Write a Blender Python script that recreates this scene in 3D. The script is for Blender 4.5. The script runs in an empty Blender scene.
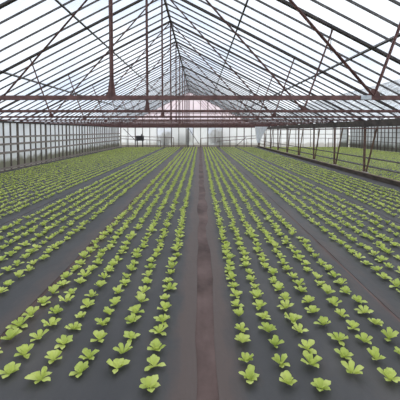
import bpy, math, random
import numpy as np
from mathutils import Vector, Matrix

random.seed(7)
rng = np.random.default_rng(7)
S = 2.0                      # camera height in metres; layout constants below are multiples of it
scene = bpy.context.scene
COL = scene.collection

# ---------------------------------------------------------------- layout
XL, XR, XC = -4.99*S, 3.69*S, -0.65*S          # left wall, post row, ridge
XA = 9.30*S                                     # outer wall of the neighbouring bay
EAVE = 1.244*S
RIDGE = 3.44*S
TR0, TRS, NT = 2.44*S, 1.65*S, 12               # first truss, spacing, count
YB = TR0 + TRS*(NT-1) + 0.16*S                  # far wall
Y0 = 0.79*S                                     # near end of what is built
XAC = (XR+XA)/2
RIDGE_A = EAVE + 1.42*S

def roof_z(x):
    if x <= XR:
        half = (XR-XL)/2
        return EAVE + (RIDGE-EAVE)*(1-abs(x-XC)/half)
    half = (XA-XR)/2
    return EAVE + (RIDGE_A-EAVE)*(1-abs(x-XAC)/half)

# ---------------------------------------------------------------- materials
def new_mat(name):
    m = bpy.data.materials.new(name); m.use_nodes = True
    nt = m.node_tree
    for n in list(nt.nodes): nt.nodes.remove(n)
    out = nt.nodes.new('ShaderNodeOutputMaterial')
    return m, nt, out

def N(nt, typ, **kw):
    n = nt.nodes.new(typ)
    for k, v in kw.items(): setattr(n, k, v)
    return n

def noise(nt, scale, detail=4, vec=None, rough=0.55, mapscale=None):
    g = N(nt, 'ShaderNodeNewGeometry')
    src = g.outputs['Position']
    if mapscale:
        mp = N(nt, 'ShaderNodeMapping'); mp.inputs['Scale'].default_value = mapscale
        nt.links.new(src, mp.inputs['Vector']); src = mp.outputs['Vector']
    n = N(nt, 'ShaderNodeTexNoise')
    n.inputs['Scale'].default_value = scale; n.inputs['Detail'].default_value = detail
    n.inputs['Roughness'].default_value = rough
    nt.links.new(src, n.inputs['Vector'])
    return n.outputs['Fac']

def ramp(nt, fac, stops):
    r = N(nt, 'ShaderNodeValToRGB')
    els = r.color_ramp.elements
    while len(els) < len(stops): els.new(0.5)
    for e, (p, c) in zip(els, stops):
        e.position = p; e.color = (*c, 1) if len(c) == 3 else c
    nt.links.new(fac, r.inputs['Fac'])
    return r.outputs['Color']

def solid(name, c0, c1, scale=6, rough=0.75, metallic=0.0, bump=0.0, mapscale=None, lo=0.35, hi=0.65):
    m, nt, out = new_mat(name)
    b = N(nt, 'ShaderNodeBsdfPrincipled')
    f = noise(nt, scale, 5, mapscale=mapscale)
    nt.links.new(ramp(nt, f, [(lo, c0), (hi, c1)]), b.inputs['Base Color'])
    b.inputs['Roughness'].default_value = rough
    b.inputs['Metallic'].default_value = metallic
    if bump:
        bp = N(nt, 'ShaderNodeBump'); bp.inputs['Strength'].default_value = bump
        bp.inputs['Distance'].default_value = 0.02
        nt.links.new(noise(nt, scale*3, 4, mapscale=mapscale), bp.inputs['Height'])
        nt.links.new(bp.outputs['Normal'], b.inputs['Normal'])
    nt.links.new(b.outputs[0], out.inputs['Surface'])
    return m

def film_mat(name, c0, c1, transp, scale=1.2, dirt=None, transl=0.6, lo=.35, hi=.65, tr_col=(.9, .93, .97)):
    """translucent sheet: light scattered through it, plus a clear share"""
    m, nt, out = new_mat(name)
    f = noise(nt, scale, 5, mapscale=(1, 1, .55))
    col = ramp(nt, f, [(lo, c0), (hi, c1)])
    if dirt:                                                   # algae and mud splashed along the foot of the sheet
        g = N(nt, 'ShaderNodeNewGeometry'); sp = N(nt, 'ShaderNodeSeparateXYZ')
        nt.links.new(g.outputs['Position'], sp.inputs[0])
        ad = N(nt, 'ShaderNodeMath', operation='MULTIPLY_ADD')
        nt.links.new(noise(nt, 2.2, 5), ad.inputs[0]); ad.inputs[1].default_value = -.75
        nt.links.new(sp.outputs['Z'], ad.inputs[2])
        rr = ramp(nt, ad.outputs[0], [(0.0, (1, 1, 1)), (dirt[1], (0, 0, 0))])
        mx = N(nt, 'ShaderNodeMix', data_type='RGBA')
        nt.links.new(rr, mx.inputs['Factor']); nt.links.new(col, mx.inputs['A'])
        mx.inputs['B'].default_value = (*dirt[0], 1)
        col = mx.outputs['Result']
    d = N(nt, 'ShaderNodeBsdfDiffuse'); t = N(nt, 'ShaderNodeBsdfTranslucent'); tr = N(nt, 'ShaderNodeBsdfTransparent')
    nt.links.new(col, d.inputs['Color']); nt.links.new(col, t.inputs['Color'])
    tr.inputs['Color'].default_value = (*tr_col, 1)
    a = N(nt, 'ShaderNodeMixShader'); a.inputs[0].default_value = transl
    nt.links.new(d.outputs[0], a.inputs[1]); nt.links.new(t.outputs[0], a.inputs[2])
    b = N(nt, 'ShaderNodeMixShader'); b.inputs[0].default_value = transp
    nt.links.new(a.outputs[0], b.inputs[1]); nt.links.new(tr.outputs[0], b.inputs[2])
    nt.links.new(b.outputs[0], out.inputs['Surface'])
    return m

def glass_mat():
    m, nt, out = new_mat('dusty_glass')
    tr = N(nt, 'ShaderNodeBsdfTransparent'); tr.inputs['Color'].default_value = (.94, .96, .98, 1)
    d = N(nt, 'ShaderNodeBsdfTranslucent'); d.inputs['Color'].default_value = (.86, .88, .9, 1)
    gl = N(nt, 'ShaderNodeBsdfGlossy'); gl.inputs['Roughness'].default_value = .08
    gl.inputs['Color'].default_value = (.9, .9, .9, 1)
    a = N(nt, 'ShaderNodeMixShader')
    f = noise(nt, 1.1, 5, mapscale=(.5, 1.5, .5))
    mr = N(nt, 'ShaderNodeMapRange')
    mr.inputs['From Min'].default_value = .35; mr.inputs['From Max'].default_value = .7
    mr.inputs['To Min'].default_value = .12; mr.inputs['To Max'].default_value = .45
    nt.links.new(f, mr.inputs['Value']); nt.links.new(mr.outputs[0], a.inputs[0])
    nt.links.new(tr.outputs[0], a.inputs[1]); nt.links.new(d.outputs[0], a.inputs[2])
    b = N(nt, 'ShaderNodeMixShader'); b.inputs[0].default_value = .05
    nt.links.new(a.outputs[0], b.inputs[1]); nt.links.new(gl.outputs[0], b.inputs[2])
    nt.links.new(b.outputs[0], out.inputs['Surface'])
    return m

def fabric_mat():
    m, nt, out = new_mat('woven_weed_fabric')
    b = N(nt, 'ShaderNodeBsdfPrincipled')
    base = ramp(nt, noise(nt, 1.3, 6, mapscale=(1.2, .45, 1)), [(.3, (.044, .044, .047)), (.55, (.057, .056, .058)), (.75, (.080, .074, .071))])
    dust = noise(nt, 2.0, 7, mapscale=(1.7, .6, 1), rough=.68)
    # mud carried onto the sheets along the three walkways (soil path and the two seams)
    g = N(nt, 'ShaderNodeNewGeometry'); sp = N(nt, 'ShaderNodeSeparateXYZ'); nt.links.new(g.outputs['Position'], sp.inputs[0])
    tot = None
    for x0, half, amt in ((.02*S, .20*S, .56), (1.053*S, .16*S, .18), (-.958*S, .19*S, .26)):
        d = N(nt, 'ShaderNodeMath', operation='SUBTRACT'); nt.links.new(sp.outputs['X'], d.inputs[0]); d.inputs[1].default_value = x0
        ab = N(nt, 'ShaderNodeMath', operation='ABSOLUTE'); nt.links.new(d.outputs[0], ab.inputs[0])
        mr = N(nt, 'ShaderNodeMapRange'); mr.interpolation_type = 'SMOOTHSTEP'
        mr.inputs['From Min'].default_value = half; mr.inputs['From Max'].default_value = half*.25
        mr.inputs['To Min'].default_value = 0; mr.inputs['To Max'].default_value = amt
        nt.links.new(ab.outputs[0], mr.inputs['Value'])
        if tot is None: tot = mr.outputs[0]
        else:
            ad = N(nt, 'ShaderNodeMath', operation='ADD'); nt.links.new(tot, ad.inputs[0]); nt.links.new(mr.outputs[0], ad.inputs[1]); tot = ad.outputs[0]
    ad = N(nt, 'ShaderNodeMath', operation='ADD'); nt.links.new(tot, ad.inputs[0]); nt.links.new(dust, ad.inputs[1])
    amt = ramp(nt, ad.outputs[0], [(.57, (0, 0, 0)), (.90, (.9, .9, .9))])
    mx = N(nt, 'ShaderNodeMix', data_type='RGBA')
    nt.links.new(amt, mx.inputs['Factor']); nt.links.new(base, mx.inputs['A'])
    mx.inputs['B'].default_value = (.088, .065, .058, 1)
    nt.links.new(mx.outputs['Result'], b.inputs['Base Color'])
    b.inputs['Roughness'].default_value = .62
    b.inputs['Specular IOR Level'].default_value = .25
    bp = N(nt, 'ShaderNodeBump'); bp.inputs['Strength'].default_value = .35; bp.inputs['Distance'].default_value = .02
    nt.links.new(noise(nt, 9, 5, mapscale=(1, .35, 1)), bp.inputs['Height'])
    nt.links.new(bp.outputs['Normal'], b.inputs['Normal'])
    nt.links.new(b.outputs[0], out.inputs['Surface'])
    return m

def leaf_mat():
    m, nt, out = new_mat('lettuce_leaf')
    f = noise(nt, 5.0, 3)
    col = ramp(nt, f, [(.3, (.45, .55, .125)), (.52, (.59, .67, .18)), (.72, (.70, .76, .25))])
    b = N(nt, 'ShaderNodeBsdfPrincipled')
    nt.links.new(col, b.inputs['Base Color']); b.inputs['Roughness'].default_value = .5
    b.inputs['Specular IOR Level'].default_value = .3
    t = N(nt, 'ShaderNodeBsdfTranslucent'); nt.links.new(col, t.inputs['Color'])
    a = N(nt, 'ShaderNodeMixShader'); a.inputs[0].default_value = .3
    nt.links.new(b.outputs[0], a.inputs[1]); nt.links.new(t.outputs[0], a.inputs[2])
    nt.links.new(a.outputs[0], out.inputs['Surface'])
    return m

M = {
 'glass': glass_mat(),
 'fabric': fabric_mat(),
 'leaf': leaf_mat(),
 'soil': solid('trodden_soil', (.045, .026, .023), (.135, .090, .081), 1.7, .95, bump=.6, mapscale=(1, .6, 1)),
 'grass': solid('outside_ground', (.26, .27, .20), (.42, .41, .35), .8, .95),
 'oxide': solid('red_oxide_steel', (.085, .040, .038), (.175, .088, .080), 7, .6, bump=.15),
 'oxide_lt': solid('worn_oxide_steel', (.14, .085, .075), (.24, .16, .14), 9, .6),
 'bar': solid('weathered_glazing_bar', (.065, .06, .06), (.15, .14, .14), 5, .7),
 'rafter': solid('dark_rafter_steel', (.035, .030, .030), (.085, .068, .064), 5, .65),
 'stud': solid('grey_brown_timber', (.080, .062, .052), (.175, .142, .122), 6, .85, mapscale=(4, 4, .5), bump=.2),
 'rail': solid('pale_weathered_timber', (.20, .165, .145), (.33, .285, .255), 5, .85, mapscale=(4, .4, 4), bump=.2),
 'post': solid('rusty_post_steel', (.085, .050, .040), (.19, .115, .085), 8, .75, bump=.2),
 'brace': solid('brown_brace_timber', (.11, .068, .046), (.21, .135, .095), 6, .8, mapscale=(3, 3, .5)),
 'gutter': solid('dark_gutter_metal', (.060, .050, .048), (.13, .105, .10), 3, .65),
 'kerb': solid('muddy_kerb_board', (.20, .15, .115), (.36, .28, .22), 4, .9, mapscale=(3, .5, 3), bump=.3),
 'kerb_dark': solid('dark_brown_kerb_board', (.035, .027, .022), (.085, .065, .052), 4, .9, mapscale=(3, .5, 3), bump=.3),  # dark brown board face, much darker than its tan capping
 'pipe': solid('red_brown_pipe', (.10, .050, .045), (.18, .10, .09), 6, .5),
 'concrete': solid('pale_concrete', (.32, .30, .28), (.48, .46, .43), 8, .9),
 'steel': solid('pale_glint_metal', (.42, .46, .50), (.58, .62, .66), 14, .4, .4),  # pale metal colour that carries the tie beam's glint
 'black': solid('dark_heater_metal', (.05, .05, .055), (.09, .085, .09), 9, .5),
 'film': film_mat('white_film', (.82, .83, .84), (.96, .965, .97), .16, 1.0, dirt=((.34, .33, .26), .32), transl=.68),
 'film_far': film_mat('white_film_clearer', (.93, .93, .92), (.985, .985, .98), .12, .8, dirt=((.72, .70, .66), .25), transl=.72),
 'film_clear': film_mat('thin_dirty_film', (.70, .68, .64), (.92, .91, .89), .55, 1.6, transl=.6),
 'film_pink': film_mat('pink_tinted_sheet', (.93, .84, .86), (.97, .92, .93), .5, .8, transl=.66, tr_col=(.98, .90, .92)),
 'film_grey': film_mat('grey_dirty_film', (.60, .62, .62), (.80, .82, .82), .12, 1.0, dirt=((.22, .22, .18), .5), transl=.6),
 'sheet': film_mat('torn_white_plastic', (.80, .82, .84), (.95, .96, .97), .15, 4, transl=.4),
 'shrub': solid('outside_foliage', (.075, .095, .035), (.20, .17, .085), 5, .9),
}

# ---------------------------------------------------------------- mesh helpers
class MB:
    def __init__(s): s.v = []; s.f = []
    def box(s, c, d, rot=None):
        R = rot or Matrix.Identity(3); n = len(s.v); c = Vector(c)
        for x in (-.5, .5):
            for y in (-.5, .5):
                for z in (-.5, .5):
                    s.v.append(c + R @ Vector((x*d[0], y*d[1], z*d[2])))
        for q in ((0,1,3,2), (4,6,7,5), (0,4,5,1), (2,3,7,6), (0,2,6,4), (1,5,7,3)):
            s.f.append([n+i for i in q])
        return s
    def frame(s, p0, p1, up):
        z = (Vector(p1)-Vector(p0)).normalized(); up = Vector(up)
        x = up.cross(z).normalized(); y = z.cross(x)
        return Matrix((x, y, z)).transposed()
    def beam(s, p0, p1, w, t, up=(0, 0, 1)):
        p0 = Vector(p0); p1 = Vector(p1)
        s.box((p0+p1)/2, (w, t, (p1-p0).length), s.frame(p0, p1, up)); return s
    def prism(s, prof, p0, p1, up=(0, 0, 1)):
        """closed profile (x, y) swept straight from p0 to p1; y of the profile follows up"""
        R = s.frame(p0, p1, up); n = len(s.v); k = len(prof)
        for p in (Vector(p0), Vector(p1)):
            for a, b in prof: s.v.append(p + R @ Vector((a, b, 0)))
        for i in range(k):
            j = (i+1) % k; s.f.append([n+i, n+j, n+k+j, n+k+i])
        s.f.append([n+i for i in range(k)][::-1]); s.f.append([n+k+i for i in range(k)])
        return s
    def angle(s, p0, p1, a, t, up=(0, 0, 1)):     # T section, like two angle irons back to back
        h = a/2; t2 = t/2
        s.prism([(-h, -h), (h, -h), (h, -h+t), (t2, -h+t), (t2, h), (-t2, h), (-t2, -h+t), (-h, -h+t)], p0, p1, up); return s
    def tube(s, pts, r, seg=8):
        pts = [Vector(p) for p in pts]; n0 = len(s.v); prev = None
        for i, p in enumerate(pts):
            d = (pts[min(i+1, len(pts)-1)]-pts[max(i-1, 0)]).normalized()
            if prev is None:
                x = d.orthogonal().normalized()
            else:
                x = (prev - d*prev.dot(d)).normalized()
            prev = x; y = d.cross(x)
            for k in range(seg):
                a = 2*math.pi*k/seg
                s.v.append(p + x*(r*math.cos(a)) + y*(r*math.sin(a)))
        for i in range(len(pts)-1):
            for k in range(seg):
                a = n0+i*seg+k; b = n0+i*seg+(k+1) % seg
                s.f.append([a, b, b+seg, a+seg])
        s.f.append([n0+k for k in range(seg)][::-1])
        s.f.append([n0+(len(pts)-1)*seg+k for k in range(seg)])
        return s
    def plate(s, pts, t, axis):
        n = len(s.v); k = len(pts); off = Vector(axis)*(t/2)
        for sg in (-1, 1):
            for p in pts: s.v.append(Vector(p)+off*sg)
        for i in range(k):
            j = (i+1) % k; s.f.append([n+i, n+j, n+k+j, n+k+i])
        s.f.append([n+i for i in range(k)][::-1]); s.f.append([n+k+i for i in range(k)])
        return s
    def build(s, name, mat, parent=None, loc=None, bevel=0, smooth=False, kind=None):
        me = bpy.data.meshes.new(name)
        o = bpy.data.objects.new(name, me)
        off = Vector(loc) if loc is not None else Vector((0, 0, 0))
        if parent is not None: off = Vector(parent.location)
        me.from_pydata([tuple(v-off) for v in s.v], [], s.f); me.update()
        me.materials.append(mat)
        if smooth: me.polygons.foreach_set('use_smooth', [True]*len(me.polygons))
        COL.objects.link(o)
        if parent is not None: o.parent = parent
        elif loc is not None: o.location = off
        if bevel:
            b = o.modifiers.new('bevel', 'BEVEL'); b.width = bevel; b.segments = 2; b.limit_method = 'ANGLE'
        if kind: o['kind'] = kind
        return o

def tag(o, label, cat, group=None, kind=None):
    o['label'] = label; o['category'] = cat
    if group: o['group'] = group
    if kind: o['kind'] = kind
    return o
def empty(name, loc):
    o = bpy.data.objects.new(name, None); COL.objects.link(o); o.location = loc; o.empty_display_size = .2
    return o
def struct(name, loc=(0, 0, 0)):
    o = empty(name, loc); o['kind'] = 'structure'; return o
ORD = ['', 'first', 'second', 'third', 'fourth', 'fifth', 'sixth', 'seventh', 'eighth', 'ninth', 'tenth', 'eleventh',
       'twelfth', 'thirteenth', 'fourteenth', 'fifteenth', 'sixteenth', 'seventeenth', 'eighteenth', 'nineteenth', 'twentieth',
       'twenty-first', 'twenty-second', 'twenty-third', 'twenty-fourth', 'twenty-fifth', 'twenty-sixth']

# ---------------------------------------------------------------- ground
def grid_sheet(name, xa, xb, y0, y1, z, mat, wob=(0, 0), nx=6, ny=160, lift=.0, th=.004, seed=0):
    """ground sheet with wavering edges and faint wrinkles, a few mm thick"""
    r = np.random.default_rng(seed)
    ys = np.linspace(y0, y1, ny)
    def wav(wob):
        return wob*(np.interp(ys, np.linspace(y0, y1, 70), r.normal(0, 1, 70)) + .5*r.normal(0, .4, ny))
    ea, eb = xa + wav(wob[0]), xb + wav(wob[1])
    v = []; f = []
    for layer in (0, 1):
        for i in range(ny):
            for j in range(nx):
                t = j/(nx-1)
                zz = z + (th + lift*r.random() if layer else 0)
                v.append(Vector((ea[i]*(1-t)+eb[i]*t, ys[i], zz)))
    n = nx*ny
    for i in range(ny-1):
        for j in range(nx-1):
            a = i*nx+j
            f.append([n+a, n+a+1, n+a+nx+1, n+a+nx]); f.append([a, a+nx, a+nx+1, a+1])
    for i in range(ny-1):
        a = i*nx; f.append([a, n+a, n+a+nx, a+nx]); b = i*nx+nx-1; f.append([b, b+nx, n+b+nx, n+b])
    for j in range(nx-1):
        f.append([j, j+1, n+j+1, n+j]); a = (ny-1)*nx+j; f.append([a, n+a, n+a+1, a+1])
    m = MB(); m.v = v; m.f = f
    return m.build(name, mat, None, loc=((xa+xb)/2, y0, z))

YN = -.6*S
m = MB(); m.box(((XL+XA)/2, (YN+YB)/2, -.05), (XA-XL, YB-YN, .1))
m.build('floor', M['soil'], kind='structure')
m = MB(); m.box((0, 40, -.25), (260, 260, .2))
m.build('ground', M['grass'], kind='structure')

sheets = [   # left edge, right edge, how far each edge wanders, label
 (-.945, -.022, .006, .022, 'dark grey weed fabric under the bed just left of the soil path'),
 (.078, 1.045, .022, .006, 'dark grey weed fabric under the bed just right of the soil path'),
 (1.061, 2.145, .006, .002, 'dark grey weed fabric under the second bed right of the soil path'),
 (2.157, 3.55, .002, .004, 'dark weed fabric beside the kerb board under the brown posts'),
 (-2.10, -.972, .002, .006, 'dark grey weed fabric under the second bed left of the soil path'),
 (-3.29, -2.112, .002, .002, 'dark weed fabric under the third bed left of the soil path'),
 (-4.86, -3.302, .006, .002, 'dark weed fabric along the foot of the timber-railed left wall'),
 (3.82, 4.690, .004, .002, 'dark weed fabric just behind the brown posts in the neighbouring bay'),
 (4.702, 6.190, .002, .002, 'dark weed fabric in the middle of the neighbouring bay'),
 (6.202, 9.15, .002, .004, 'dark weed fabric along the outer wall of the neighbouring bay'),
]
for i, (a, b, wa, wb, lab) in enumerate(sheets):
    o = grid_sheet('weed_fabric', a*S, b*S, YN+.02, YB-.33*S, 0.0, M['fabric'], wob=(wa*S*.5, wb*S*.5), lift=.004, seed=20+i)
    tag(o, lab, 'weed fabric', 'weed fabric sheets under the lettuce beds')

# ---------------------------------------------------------------- lettuces
def leaf_grid(L, W, elev, az, nu, nv, cup, droop, wave, ph, r0=.006):
    """one broad rounded leaf; returns (verts, quads)"""
    us = np.linspace(0, 1, nu); vs = np.linspace(-1, 1, nv)
    V = np.zeros((nu, nv, 3))
    ang = elev
    x = r0; z = .008
    xs = []; zs = []
    for i, u in enumerate(us):
        a = elev - droop*u
        if i: x += L/(nu-1)*math.cos(a); z += L/(nu-1)*math.sin(a)
        xs.append(x); zs.append(z)
    for i, u in enumerate(us):
        w = W*(.22 + .78*np.clip(u/.62, 0, 1)**.9) * (1 if u < .75 else math.sqrt(max(.06, 1-((u-.75)/.28)**2)))
        for j, v in enumerate(vs):
            V[i, j] = (xs[i] - .18*L*(v*v)*u*u*.6, v*w, zs[i] + cup*w*v*v + wave*L*abs(v)*math.sin(7*u+ph+2.4*v)*u)
    c, s = math.cos(az), math.sin(az)
    P = V.reshape(-1, 3); Q = P.copy()
    Q[:, 0] = c*P[:, 0]-s*P[:, 1]; Q[:, 1] = s*P[:, 0]+c*P[:, 1]
    f = [(i*nv+j, (i+1)*nv+j, (i+1)*nv+j+1, i*nv+j+1) for i in range(nu-1) for j in range(nv-1)]
    return Q, np.array(f)

def lettuce_data(seed, nu, nv, nout, ninn, thick=False):
    r = np.random.default_rng(seed)
    V = []; F = []; n = 0
    for ring, cnt in ((0, nout), (1, ninn)):
        a0 = r.uniform(0, 6.28)
        for k in range(cnt):
            az = a0 + 2*math.pi*k/cnt + r.normal(0, .22)
            if ring == 0:
                L = r.uniform(.088, .128); W = L*r.uniform(.23, .31); el = r.uniform(.45, .95); dr = r.uniform(.1, .7)
            else:
                L = r.uniform(.065, .095); W = L*r.uniform(.28, .36); el = r.uniform(.95, 1.25); dr = r.uniform(.1, .5)
            v, f = leaf_grid(L, W, el, az, nu, nv, r.uniform(.15, .45), dr, r.uniform(.03, .075), r.uniform(0, 6))
            V.append(v); F.append(f+n); n += len(v)
    return np.concatenate(V), np.concatenate(F)

def np_mesh(name, V, F, mat):
    me = bpy.data.meshes.new(name)
    me.vertices.add(len(V)); me.vertices.foreach_set('co', V.astype(np.float32).ravel())
    me.loops.add(len(F)*4); me.loops.foreach_set('vertex_index', F.astype(np.int32).ravel())
    me.polygons.add(len(F)); me.polygons.foreach_set('loop_start', np.arange(0, len(F)*4, 4, dtype=np.int32))
    me.polygons.foreach_set('use_smooth', np.ones(len(F), dtype=bool))
    me.materials.append(mat); me.update(calc_edges=True); me.validate()
    return me

variants = []
for i in range(14):
    V, F = lettuce_data(100+i, 8, 7, int(rng.integers(5, 7)), int(rng.integers(3, 5)))
    me = np_mesh('lettuce', V, F, M['leaf']); variants.append(me)
low_mid = [lettuce_data(300+i, 4, 4, 5, 3) for i in range(8)]
low_far = [lettuce_data(400+i, 3, 3, 5, 2) for i in range(8)]

rows_r = [.210, .347, .485, .630, .772, .908] + [1.235+.156*i for i in range(6)] + [2.285+.150*i for i in range(7)]
rows_l = [-.197, -.348, -.492, -.636, -.775, -.905] + [-(1.225+.146*i) for i in range(6)] + [-(2.285+.150*i) for i in range(16)]
rows_a = [3.93+.145*i for i in range(5)] + [4.90+.138*i for i in range(9)] + [6.40+.16*i for i in range(17)]
FOC = 330.0
plants = []     # (depth, side, row, x, y)
STEP = .112
for side, rows in (('right', rows_r), ('left', rows_l), ('far', rows_a)):
    for ri, X in enumerate(rows, 1):
        d = 1.225 + rng.uniform(0, .10)
        drift = rng.normal(0, .004)
        while d < 20.1:
            if abs(X) < .606*d*1.12 + 1.3:
                x = X + rng.normal(0, .009); y = d + max(-.014, min(.014, rng.normal(0, .010)))
                if rng.random() > .008 or d < 3:
                    plants.append([y, side, ri, x])
            d += STEP
def seen(p):
    return p[1] != 'far' and abs(p[3])*FOC/p[0] < 200
plants.sort(key=lambda p: p[0])
near = [p for p in plants if seen(p)][:330]
nearset = set(id(p) for p in near)
cnt = {}
Z0 = .006
for k, p in enumerate(near):
    key = (p[1], p[2]); cnt[key] = cnt.get(key, 0)+1
    o = bpy.data.objects.new('lettuce', variants[int(rng.integers(len(variants)))])
    COL.objects.link(o)
    o.location = (p[3]*S, p[0]*S, Z0); o.rotation_euler = (rng.normal(0, .05), rng.normal(0, .05), rng.uniform(0, 6.28))
    s = rng.uniform(.76, .97); o.scale = (s, s, s*rng.uniform(.85, 1.1))
    tag(o, 'green lettuce, %s from the front in the %s row %s of the soil path' % (ORD[cnt[key]], ORD[p[2]], p[1]),
        'lettuce', 'young lettuces planted in rows through the dark fabric')
VV = []; FF = []; n = 0
for p in plants:
    if id(p) in nearset: continue
    V, F = (low_mid if p[0] < 8 else low_far)[int(rng.integers(8))]
    a = rng.uniform(0, 6.28); s = rng.uniform(.76, .97); c, sn = math.cos(a)*s, math.sin(a)*s
    Q = np.empty_like(V); Q[:, 0] = c*V[:, 0]-sn*V[:, 1]+p[3]*S; Q[:, 1] = sn*V[:, 0]+c*V[:, 1]+p[0]*S; Q[:, 2] = V[:, 2]*s+Z0
    VV.append(Q); FF.append(F+n); n += len(V)
me = np_mesh('lettuce_field', np.concatenate(VV), np.concatenate(FF), M['leaf'])
o = bpy.data.objects.new('lettuce_field', me); COL.objects.link(o)
tag(o, 'mass of small green lettuces filling the long rows back to the far wall', 'lettuce', kind='stuff')

# ---------------------------------------------------------------- roof trusses
tie_z = EAVE
def truss_label(k):
    if k == 0: return 'red-brown steel roof truss nearest the viewer, its tie beam highest in view'
    if k == NT-1: return 'red-brown steel roof truss right against the far gable wall'
    return 'red-brown steel roof truss, %s from the front of the row' % ORD[k+1]
for k in range(NT):
    y = TR0 + TRS*k
    t = empty('roof_truss', (XC, y, tie_z))
    tag(t, truss_label(k), 'roof truss', 'steel trusses carrying the glass roof')
    off = -.07
    pl, pr, pc = XC-1.93*S, XC+1.93*S, XC
    MB().angle((XL+.03, y, tie_z), (XR-.08, y, tie_z), .066, .016).build('tie_beam', M['oxide'], t)
    for sgn in (-1, 1):
        xe = XL+.05 if sgn < 0 else XR-.05
        MB().beam((xe, y, roof_z(xe)+off), (XC, y, RIDGE+off), .055, .10, (0, -1, 0)).build('rafter', M['rafter'], t)
        px = XC+sgn*1.93*S
        MB().angle((px, y, tie_z+.02), (XC+sgn*.06, y, RIDGE-.16), .042, .012, (0, -1, 0)).build('strut', M['oxide'], t)
        qx = XC+sgn*2.27*S
        MB().angle((px, y, tie_z+.02), (qx, y, roof_z(qx)-.10), .042, .012, (0, -1, 0)).build('strut', M['oxide'], t)
        MB().plate([(px-.11, y+.012, tie_z+.01), (px+.11, y+.012, tie_z+.01), (px+.035, y+.012, tie_z+.13), (px-.035, y+.012, tie_z+.13)], .012, (0, 1, 0)).build('gusset_plate', M['oxide'], t)
    MB().angle((XC, y, tie_z+.02), (XC, y, RIDGE-.12), .058, .014, (0, -1, 0)).build('king_post', M['oxide'], t)
    MB().plate([(XC-.07, y+.012, tie_z-.02), (XC+.07, y+.012, tie_z-.02), (XC+.032, y+.012, tie_z+.26), (XC-.032, y+.012, tie_z+.26)], .012, (0, 1, 0)).build('gusset_plate', M['oxide'], t)
    if k == 0:
        xs = 1.21*S
        o = MB().box((xs, y-.04, tie_z), (.15, .012, .062)).build('glint_plate', M['steel'], t); o['label'] = 'pale plate added for a glint on the tie beam'  # pale plate added to stand for a glint on the tie

# ---------------------------------------------------------------- glass roof (main bay and neighbouring bay)
def make_roof(x0, xm, x1, z_r, ya, yb, pitch_step, nth):
    root = struct('ceiling', ((x0+x1)/2, (ya+yb)/2, EAVE))
    bars = []
    for sgn, xe in ((-1, x0), (1, x1)):
        up = Vector((z_r-EAVE, 0, -(xm-xe))) if sgn < 0 else Vector((-(z_r-EAVE), 0, (xm-xe)))
        nrm = Vector((sgn*(z_r-EAVE), 0, abs(xm-xe))).normalized()
        pts = [Vector((xe, ya, EAVE)), Vector((xm, ya, z_r)), Vector((xm, yb, z_r)), Vector((xe, yb, EAVE))]
        pts = [p+nrm*.035 for p in pts]
        MB().plate(pts, .004, nrm).build('glass_slope', M['glass'], root)
        for f in (.36, .70):
            p = Vector((xe, 0, EAVE)).lerp(Vector((xm, 0, z_r)), f) - nrm*.035
            MB().beam((p.x, ya, p.z), (p.x, yb, p.z), .05, .06, nrm).build('purlin', M['bar'], root)
        nb = int(round((yb-ya)/pitch_step))
        for i in range(nb+1):
            y = ya + (yb-ya)*i/nb
            if abs(((y-TR0)/TRS) - round((y-TR0)/TRS)) < .02 and x1 <= XR+.1: pass
            bars.append((y, (xe, y, EAVE), (xm, y, z_r), nrm))
    MB().beam((xm, ya, z_r-.03), (xm, yb, z_r-.03), .07, .13).build('ridge_beam', M['rafter'], root)
    bars.sort(key=lambda b: b[0])
    first = [b for b in bars if b[0] >= nth]; rest = [b for b in bars if b[0] < nth]
    ind, stuff = first[:98], first[98:]+rest
    for y, a, b, nrm in ind:
        MB().beam(a, b, .028, .05, nrm).build('glazing_bar', M['bar'], root)
    if stuff:
        mb = MB()
        for y, a, b, nrm in stuff: mb.beam(a, b, .028, .05, nrm)
        mb.build('glazing_bar', M['bar'], root, kind='stuff')
    return root
make_roof(XL, XC, XR, RIDGE, Y0-TRS*.8, YB, TRS/5, TR0+2*S)
make_roof(XR+.14, XAC, XA, RIDGE_A, TR0+TRS*.0, YB, TRS/3, TR0+3*S)
# tie rods of the neighbouring bay
for k in range(2, NT):
    y = TR0+TRS*k
    t = empty('roof_tie', ((XR+XA)/2, y, EAVE))
    MB().angle((XR+.16, y, EAVE), (XA-.06, y, EAVE), .055, .014).build('tie_beam', M['oxide'], t)
    for xe in (XR+.16, XA-.06):
        MB().beam((xe, y, roof_z(xe)-.06), (XAC, y, RIDGE_A-.06), .05, .08, (0, -1, 0)).build('rafter', M['rafter'], t)
    tag(t, 'plain tie and rafters across the neighbouring bay behind the gutter, at the %s post' % ORD[k-1], 'roof truss', 'frames of the neighbouring bay')

# ---------------------------------------------------------------- left wall
root = struct('wall_left', (XL, Y0, 0))
for k in range(-1, NT-1):
    ya, yb = TR0+TRS*k, TR0+TRS*(k+1)
    MB().box((XL-.05, (ya+yb)/2, EAVE/2), (.012, yb-ya-.01, EAVE-.02)).build('film_panel', M['film'], root)
    for i in range(5):
        y = ya + (yb-ya)*i/5 + (0 if i == 0 else random.uniform(-.06, .06))
        w = .17 if i == 0 else random.uniform(.065, .105)
        MB().box((XL, y, EAVE/2), (.05, w, EAVE)).build('stud', M['stud'], root, bevel=.006)
for z, w in ((.85, .10), (.66, .11), (.445, .12), (.05, .10)):
    MB().box((XL+.055, (Y0+YB)/2, z*S), (.04, YB-Y0-.06, w)).build('rail', M['rail'], root, bevel=.006)
MB().box((XL-.005, (Y0+YB)/2, EAVE-.02), (.11, YB-Y0-.02, .10)).build('eave_plate', M['rafter'], root)

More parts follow.
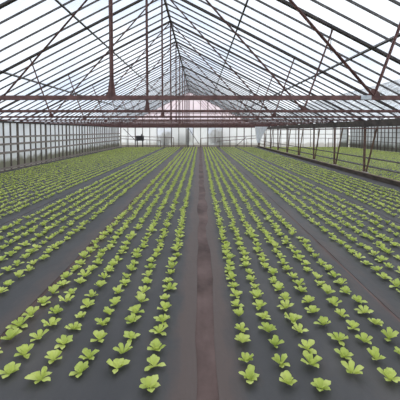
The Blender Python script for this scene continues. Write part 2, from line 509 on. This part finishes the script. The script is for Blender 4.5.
# ---------------------------------------------------------------- far wall
root = struct('wall_back', (XC, YB, 0))
yf = YB+.07
def film_bay(xa, xb, mat):
    MB().box(((xa+xb)/2, yf+.03, EAVE*.5), (xb-xa-.012, .012, EAVE-.01)).build('film_panel', mat, root)
step = .455*S
n = int(round((XR-XL)/step)); st = (XR-XL)/n
for i in range(n+1):
    x = XL+st*i
    if i < n: film_bay(x, x+st, M['film_clear'] if i in (5, 6, 9, 12, 13) else M['film_far'])
    top = roof_z(x)-.06
    thick = .13 if i in (0, n) else (.11 if i % 5 == 2 else .075)
    MB().box((x, yf, top/2), (thick, .06, top)).build('stud', M['stud'], root)
gp = [(XL, yf+.03, EAVE), (XR, yf+.03, EAVE), (XC, yf+.03, RIDGE)]
MB().plate(gp, .01, (0, 1, 0)).build('gable_sheet', M['film_pink'], root)
MB().box((XC, yf-.05, EAVE-.02), (XR-XL-.1, .08, .12)).build('wall_plate', M['oxide'], root)
for z in (1.62, 2.1):
    hw = (XR-XL)/2*(1-(z*S-EAVE)/(RIDGE-EAVE))
    MB().box((XC, yf-.045, z*S), (2*hw-.1, .03, .06)).build('rail', M['oxide_lt'], root)
MB().box((XC, yf-.045, .12), (XR-XL-.1, .03, .16)).build('foot_board', M['kerb'], root)
for xa, za, xb, zb in ((-4.8, 1.15, -4.0, .35), (-.74, 1.2, -.06, .18), (2.9, .62, 2.25, .04)):
    MB().beam((xa*S, yf-.09, za*S), (xb*S, yf-.09, zb*S), .06, .05, (0, -1, 0)).build('brace', M['rafter'], root)
MB().box((-.75*S, yf-.09, .6*S), (.15, .10, 1.2*S)).build('stud', M['rafter'], root)
# neighbouring bay part of the far wall
n = 12; st = (XA-XR)/n
for i in range(n+1):
    x = XR+st*i
    if i < n: film_bay(x, x+st, M['film_far'] if i < 11 else M['film_grey'])
    if i:
        top = roof_z(x)-.06
        MB().box((x, yf, top/2), (.06 if i < n else .2, .06, top)).build('stud', M['stud'] if i < n else M['rafter'], root)
MB().plate([(XR+.1, yf+.03, EAVE), (XA, yf+.03, EAVE), (XAC, yf+.03, RIDGE_A)], .01, (0, 1, 0)).build('gable_sheet', M['film_far'], root)
for z in (.8, .55):
    MB().box(((XR+XA)/2, yf-.045, z*S), (XA-XR-.3, .03, .05)).build('rail', M['stud'], root)

# ---------------------------------------------------------------- outer wall of the neighbouring bay
root = struct('wall_right', (XA, TR0, 0))
ya = TR0+TRS*2
while ya < YB-1:
    yb = min(ya+TRS, YB)
    MB().box((XA+.06, (ya+yb)/2, EAVE/2), (.012, yb-ya-.01, EAVE-.02)).build('film_panel', M['film_grey'], root)
    for i in range(5):
        MB().box((XA, ya+(yb-ya)*i/5, EAVE/2), (.06, .14 if i == 0 else .055, EAVE)).build('stud', M['stud'], root)
    ya = yb
for z in (.92, .68, .44, .16):
    MB().box((XA-.055, (TR0+TRS*2+YB)/2, z*S), (.04, YB-TR0-TRS*2-.1, .055)).build('rail', M['stud'], root)

# ---------------------------------------------------------------- post row, gutter, kerb
gz = EAVE
g = MB().prism([(-.10, -.30), (.10, -.30), (.16, -.02), (.14, -.02), (.085, -.25), (-.085, -.25), (-.14, -.02), (-.16, -.02)],
               (XR+.02, Y0, gz), (XR+.02, YB, gz)).build('valley_gutter', M['gutter'], loc=(XR, Y0, gz-.3))
tag(g, 'long dark metal gutter running along the tops of the brown posts', 'gutter')
o = MB().box((XR-.07, (TR0+YB)/2, 1.055*S), (.04, YB-TR0+1, .06)).build('horizontal_rail', M['oxide'], loc=(XR-.07, TR0, 1.055*S))
tag(o, 'thin brown rail fixed along the posts just below the gutter', 'rail')
for zz, lab in ((.40, 'upper of two dark rails running low along the brown posts'), (.215, 'lower of two dark rails running low along the brown posts')):
    o = MB().box((XR+.075, (TR0+YB)/2, zz*S), (.03, YB-TR0-.3, .045)).build('horizontal_rail', M['gutter'], loc=(XR+.075, TR0, zz*S))
    tag(o, lab, 'rail')
for k in range(0, NT):
    y = TR0+TRS*k
    p = empty('support_post', (XR, y, 0))
    MB().box((XR, y, (EAVE-.31)/2+.02), (.085, .085, EAVE-.37)).build('post', M['post'], p, bevel=.008)
    # raking brace, leaning away down the row towards its head
    MB().beam((XR+.02, y-.10, .06), (XR+.02, y-.95, EAVE-.33), .055, .06, (1, 0, 0)).build('brace', M['brace'], p, bevel=.006)
    MB().box((XR, y-.06, .09), (.22, .34, .18)).build('footing', M['concrete'], p, bevel=.02)
    MB().box((XR, y, EAVE-.315), (.18, .16, .02)).build('cap_plate', M['rafter'], p)
    if k >= 3:
        lab = ('brown steel post with raking brace, nearest one in view on the right' if k == 3 else
               'brown steel post with raking brace, %s from the right edge' % ORD[k-2])
        if k == NT-1: lab = 'brown steel post with raking brace standing against the far wall'
    else: lab = 'brown steel post with raking brace standing beside the viewer, %s nearest' % ORD[k+1]
    tag(p, lab, 'post', 'braced posts carrying the gutter')
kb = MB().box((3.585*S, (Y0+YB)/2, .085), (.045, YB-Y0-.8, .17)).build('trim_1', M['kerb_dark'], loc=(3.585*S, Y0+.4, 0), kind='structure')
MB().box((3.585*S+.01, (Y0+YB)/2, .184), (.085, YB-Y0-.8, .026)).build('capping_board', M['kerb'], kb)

# ---------------------------------------------------------------- heating pipes at the far wall
def bend(pts, r=.12, n=5):
    pts = [Vector(p) for p in pts]; out = [pts[0]]
    for a, b, c in zip(pts, pts[1:], pts[2:]):
        u = (a-b).normalized(); v = (c-b).normalized()
        for i in range(n+1):
            t = i/n; out.append((b+u*r)*(1-t)**2 + b*2*t*(1-t) + (b+v*r)*t*t)
    out.append(pts[-1]); return out
def pipe(xa, xb, z0, z1, y, lab, foot_at, r=.035):
    root = empty('heating_pipe', (xa*S, y, 0))
    pts = [(xb*S, y, z1*S), (xa*S, y, z0*S), (xa*S, y, .012)]
    MB().tube(bend(pts), r).build('pipe', M['pipe'], root, smooth=True)
    for fx in foot_at:
        zz = z0+(z1-z0)*(fx-xa)/(xb-xa)
        MB().tube([(fx*S, y, .01), (fx*S, y, zz*S-.02)], .022, 6).build('stand', M['rafter'], root, smooth=True)
    tag(root, lab, 'pipe', 'bent heating pipes along the far wall')
yp = YB-.35
pipe(-1.64, -4.9, .60, .68, yp, 'red-brown pipe bending down left of the soil path at the far wall', (-2.6, -3.6, -4.6))
pipe(-2.45, -4.9, .42, .52, yp-.15, 'lower brown pipe bending down behind the left beds at the far wall', (-3.3, -4.5))
pipe(.06, 3.5, .55, .70, yp, 'red-brown pipe bending down right of the soil path at the far wall', (1.2, 2.2, 3.2))
pipe(1.05, 3.5, .36, .56, yp-.15, 'lower brown pipe bending down behind the right beds at the far wall', (1.9, 2.9))
pipe(8.0, 9.0, .55, .56, yp, 'brown pipe bending down in the neighbouring bay by the far corner', (8.6,))

# ---------------------------------------------------------------- dark heater box on legs
hx, hy = -3.68*S, YB-1.0
root = empty('heater', (hx, hy, 0))
MB().box((hx, hy, .56*S), (.92, .5, .62)).build('body', M['black'], root, bevel=.025)
mb = MB()
for i in range(9): mb.box((hx-.32+.08*i, hy-.26, .56*S), (.02, .02, .44))
mb.build('grille', M['rafter'], root)
for sx in (-.34, .34):
    for sy in (-.17, .17):
        MB().box((hx+sx, hy+sy, .425), (.05, .05, .81)).build('leg', M['rafter'], root)
MB().tube([(hx+.2, hy, 1.44), (hx+.2, hy, 1.62)], .07).build('flue', M['black'], root, smooth=True)
tag(root, 'dark box heater on thin legs before the far wall behind the left beds', 'heater')

# ---------------------------------------------------------------- torn plastic hanging by the last posts
mb = MB(); nu, nv = 14, 14
cx, cy = 3.36*S, TR0+TRS*9
for j in range(nv):
    t = j/(nv-1)
    for i in range(nu):
        u = i/(nu-1)
        ln = 1.15 + .65*math.sin(t*math.pi) + .12*math.sin(9*t)
        x = cx-.98+1.36*(t*(1-.62*u) + .10*u)
        z = EAVE-.04 - ln*u
        mb.v.append(Vector((x, cy-.035 + .09*math.sin(13*t+2*u)*(.15+u), z)))
for j in range(nv-1):
    for i in range(nu-1):
        a = j*nu+i; mb.f.append([a, a+1, a+nu+1, a+nu])
o = mb.build('plastic_sheet', M['sheet'], loc=(cx, cy, EAVE-.06), smooth=True)
so = o.modifiers.new('thickness', 'SOLIDIFY'); so.thickness = .003
tag(o, 'torn white plastic sheet hanging from the roof beside the farthest posts', 'plastic sheet')

# hanging wire hook under the right slope
wx, wy = 1.62*S, TR0+TRS*1.0
zr = roof_z(wx)
o = MB().tube([(wx, wy+.12, zr-.06), (wx, wy+.12, zr-.60), (wx+.03, wy+.12, zr-.66), (wx+.06, wy+.12, zr-.62)], .008, 6).build('wire_hook', M['rafter'], loc=(wx, wy+.12, zr-.06))
tag(o, 'thin dark wire hook hanging from the right roof slope', 'hook')

# ---------------------------------------------------------------- shrubs outside the far wall
def shrub(x, y, w, h, lab, seed):
    r = np.random.default_rng(seed); root = empty('shrub', (x, y, -.15))
    V = []; F = []; n = 0
    for i in range(420):
        d = r.normal(0, 1, 3); d /= np.linalg.norm(d); rad = r.uniform(.55, 1)
        c = np.array([x+d[0]*w*rad, y+d[1]*w*.7*rad, h*.55+d[2]*h*.45*rad])
        a = r.normal(0, 1, 3); a /= np.linalg.norm(a); b = np.cross(a, r.normal(0, 1, 3)); b /= np.linalg.norm(b)
        s = .16
        for q in (-a*s*1.4, b*s*.6, a*s*1.4, -b*s*.6): V.append(Vector(c+q))
        F.append([n, n+1, n+2, n+3]); n += 4
    mb = MB(); mb.v = V; mb.f = F; mb.build('foliage', M['shrub'], root)
    mb = MB()
    for i in range(5):
        a = i*1.26; mb.tube([(x, y, -.15), (x+.3*w*math.cos(a), y+.3*w*math.sin(a), h*.5)], .03, 6)
    mb.build('stem', M['stud'], root)
    tag(root, lab, 'shrub', 'shrubs seen through the far wall')
shrub(-1.0*S, YB+1.3, .85, 2.3, 'brownish shrub showing through the far wall left of the soil path', 1)
shrub(1.25*S, YB+1.6, 1.5, 2.3, 'broad brownish shrub showing through the far wall right of the soil path', 2)
shrub(-2.2*S, YB+1.4, .9, 1.9, 'low shrub showing through the far wall near the heater', 3)

# ---------------------------------------------------------------- sky and light
w = bpy.data.worlds.new('World'); scene.world = w; w.use_nodes = True
nt = w.node_tree; nt.nodes.clear()
out = nt.nodes.new('ShaderNodeOutputWorld'); bg = nt.nodes.new('ShaderNodeBackground')
tc = nt.nodes.new('ShaderNodeTexCoord'); mp = nt.nodes.new('ShaderNodeMapping')
mp.inputs['Scale'].default_value = (1.3, 1.3, 3.0); mp.inputs['Location'].default_value = (.4, .2, 0)
nz = nt.nodes.new('ShaderNodeTexNoise'); nz.inputs['Scale'].default_value = 2.0; nz.inputs['Detail'].default_value = 6
cr = nt.nodes.new('ShaderNodeValToRGB')
e = cr.color_ramp.elements
e[0].position = .36; e[0].color = (.56, .64, .78, 1)
e[1].position = .60; e[1].color = (.97, .97, .98, 1)
nt.links.new(tc.outputs['Generated'], mp.inputs['Vector']); nt.links.new(mp.outputs[0], nz.inputs['Vector'])
nt.links.new(nz.outputs['Fac'], cr.inputs['Fac']); nt.links.new(cr.outputs[0], bg.inputs['Color'])
bg.inputs['Strength'].default_value = 1.0
nt.links.new(bg.outputs[0], out.inputs['Surface'])
sd = bpy.data.lights.new('sun', 'SUN'); sd.energy = 1.5; sd.angle = math.radians(50); sd.color = (1, .98, .95)
so = bpy.data.objects.new('sun', sd); COL.objects.link(so); so.rotation_euler = (math.radians(-40), math.radians(12), 0)
so.location = (0, 10, 14)

# ---------------------------------------------------------------- camera
cam = bpy.data.cameras.new('camera'); co = bpy.data.objects.new('camera', cam); COL.objects.link(co)
PITCH = math.radians(3)
co.location = (0, 0, S); co.rotation_euler = (math.pi/2-PITCH, 0, 0)
cam.sensor_width = 36; cam.lens = 36*FOC/400
cam.shift_y = -(69 - FOC*math.tan(PITCH))/400
cam.clip_end = 400; cam.clip_start = .05
scene.camera = co
vs = scene.view_settings
vs.view_transform = 'Standard'; vs.look = 'None'; vs.gamma = 1; vs.use_curve_mapping = False; vs.exposure = 0.55
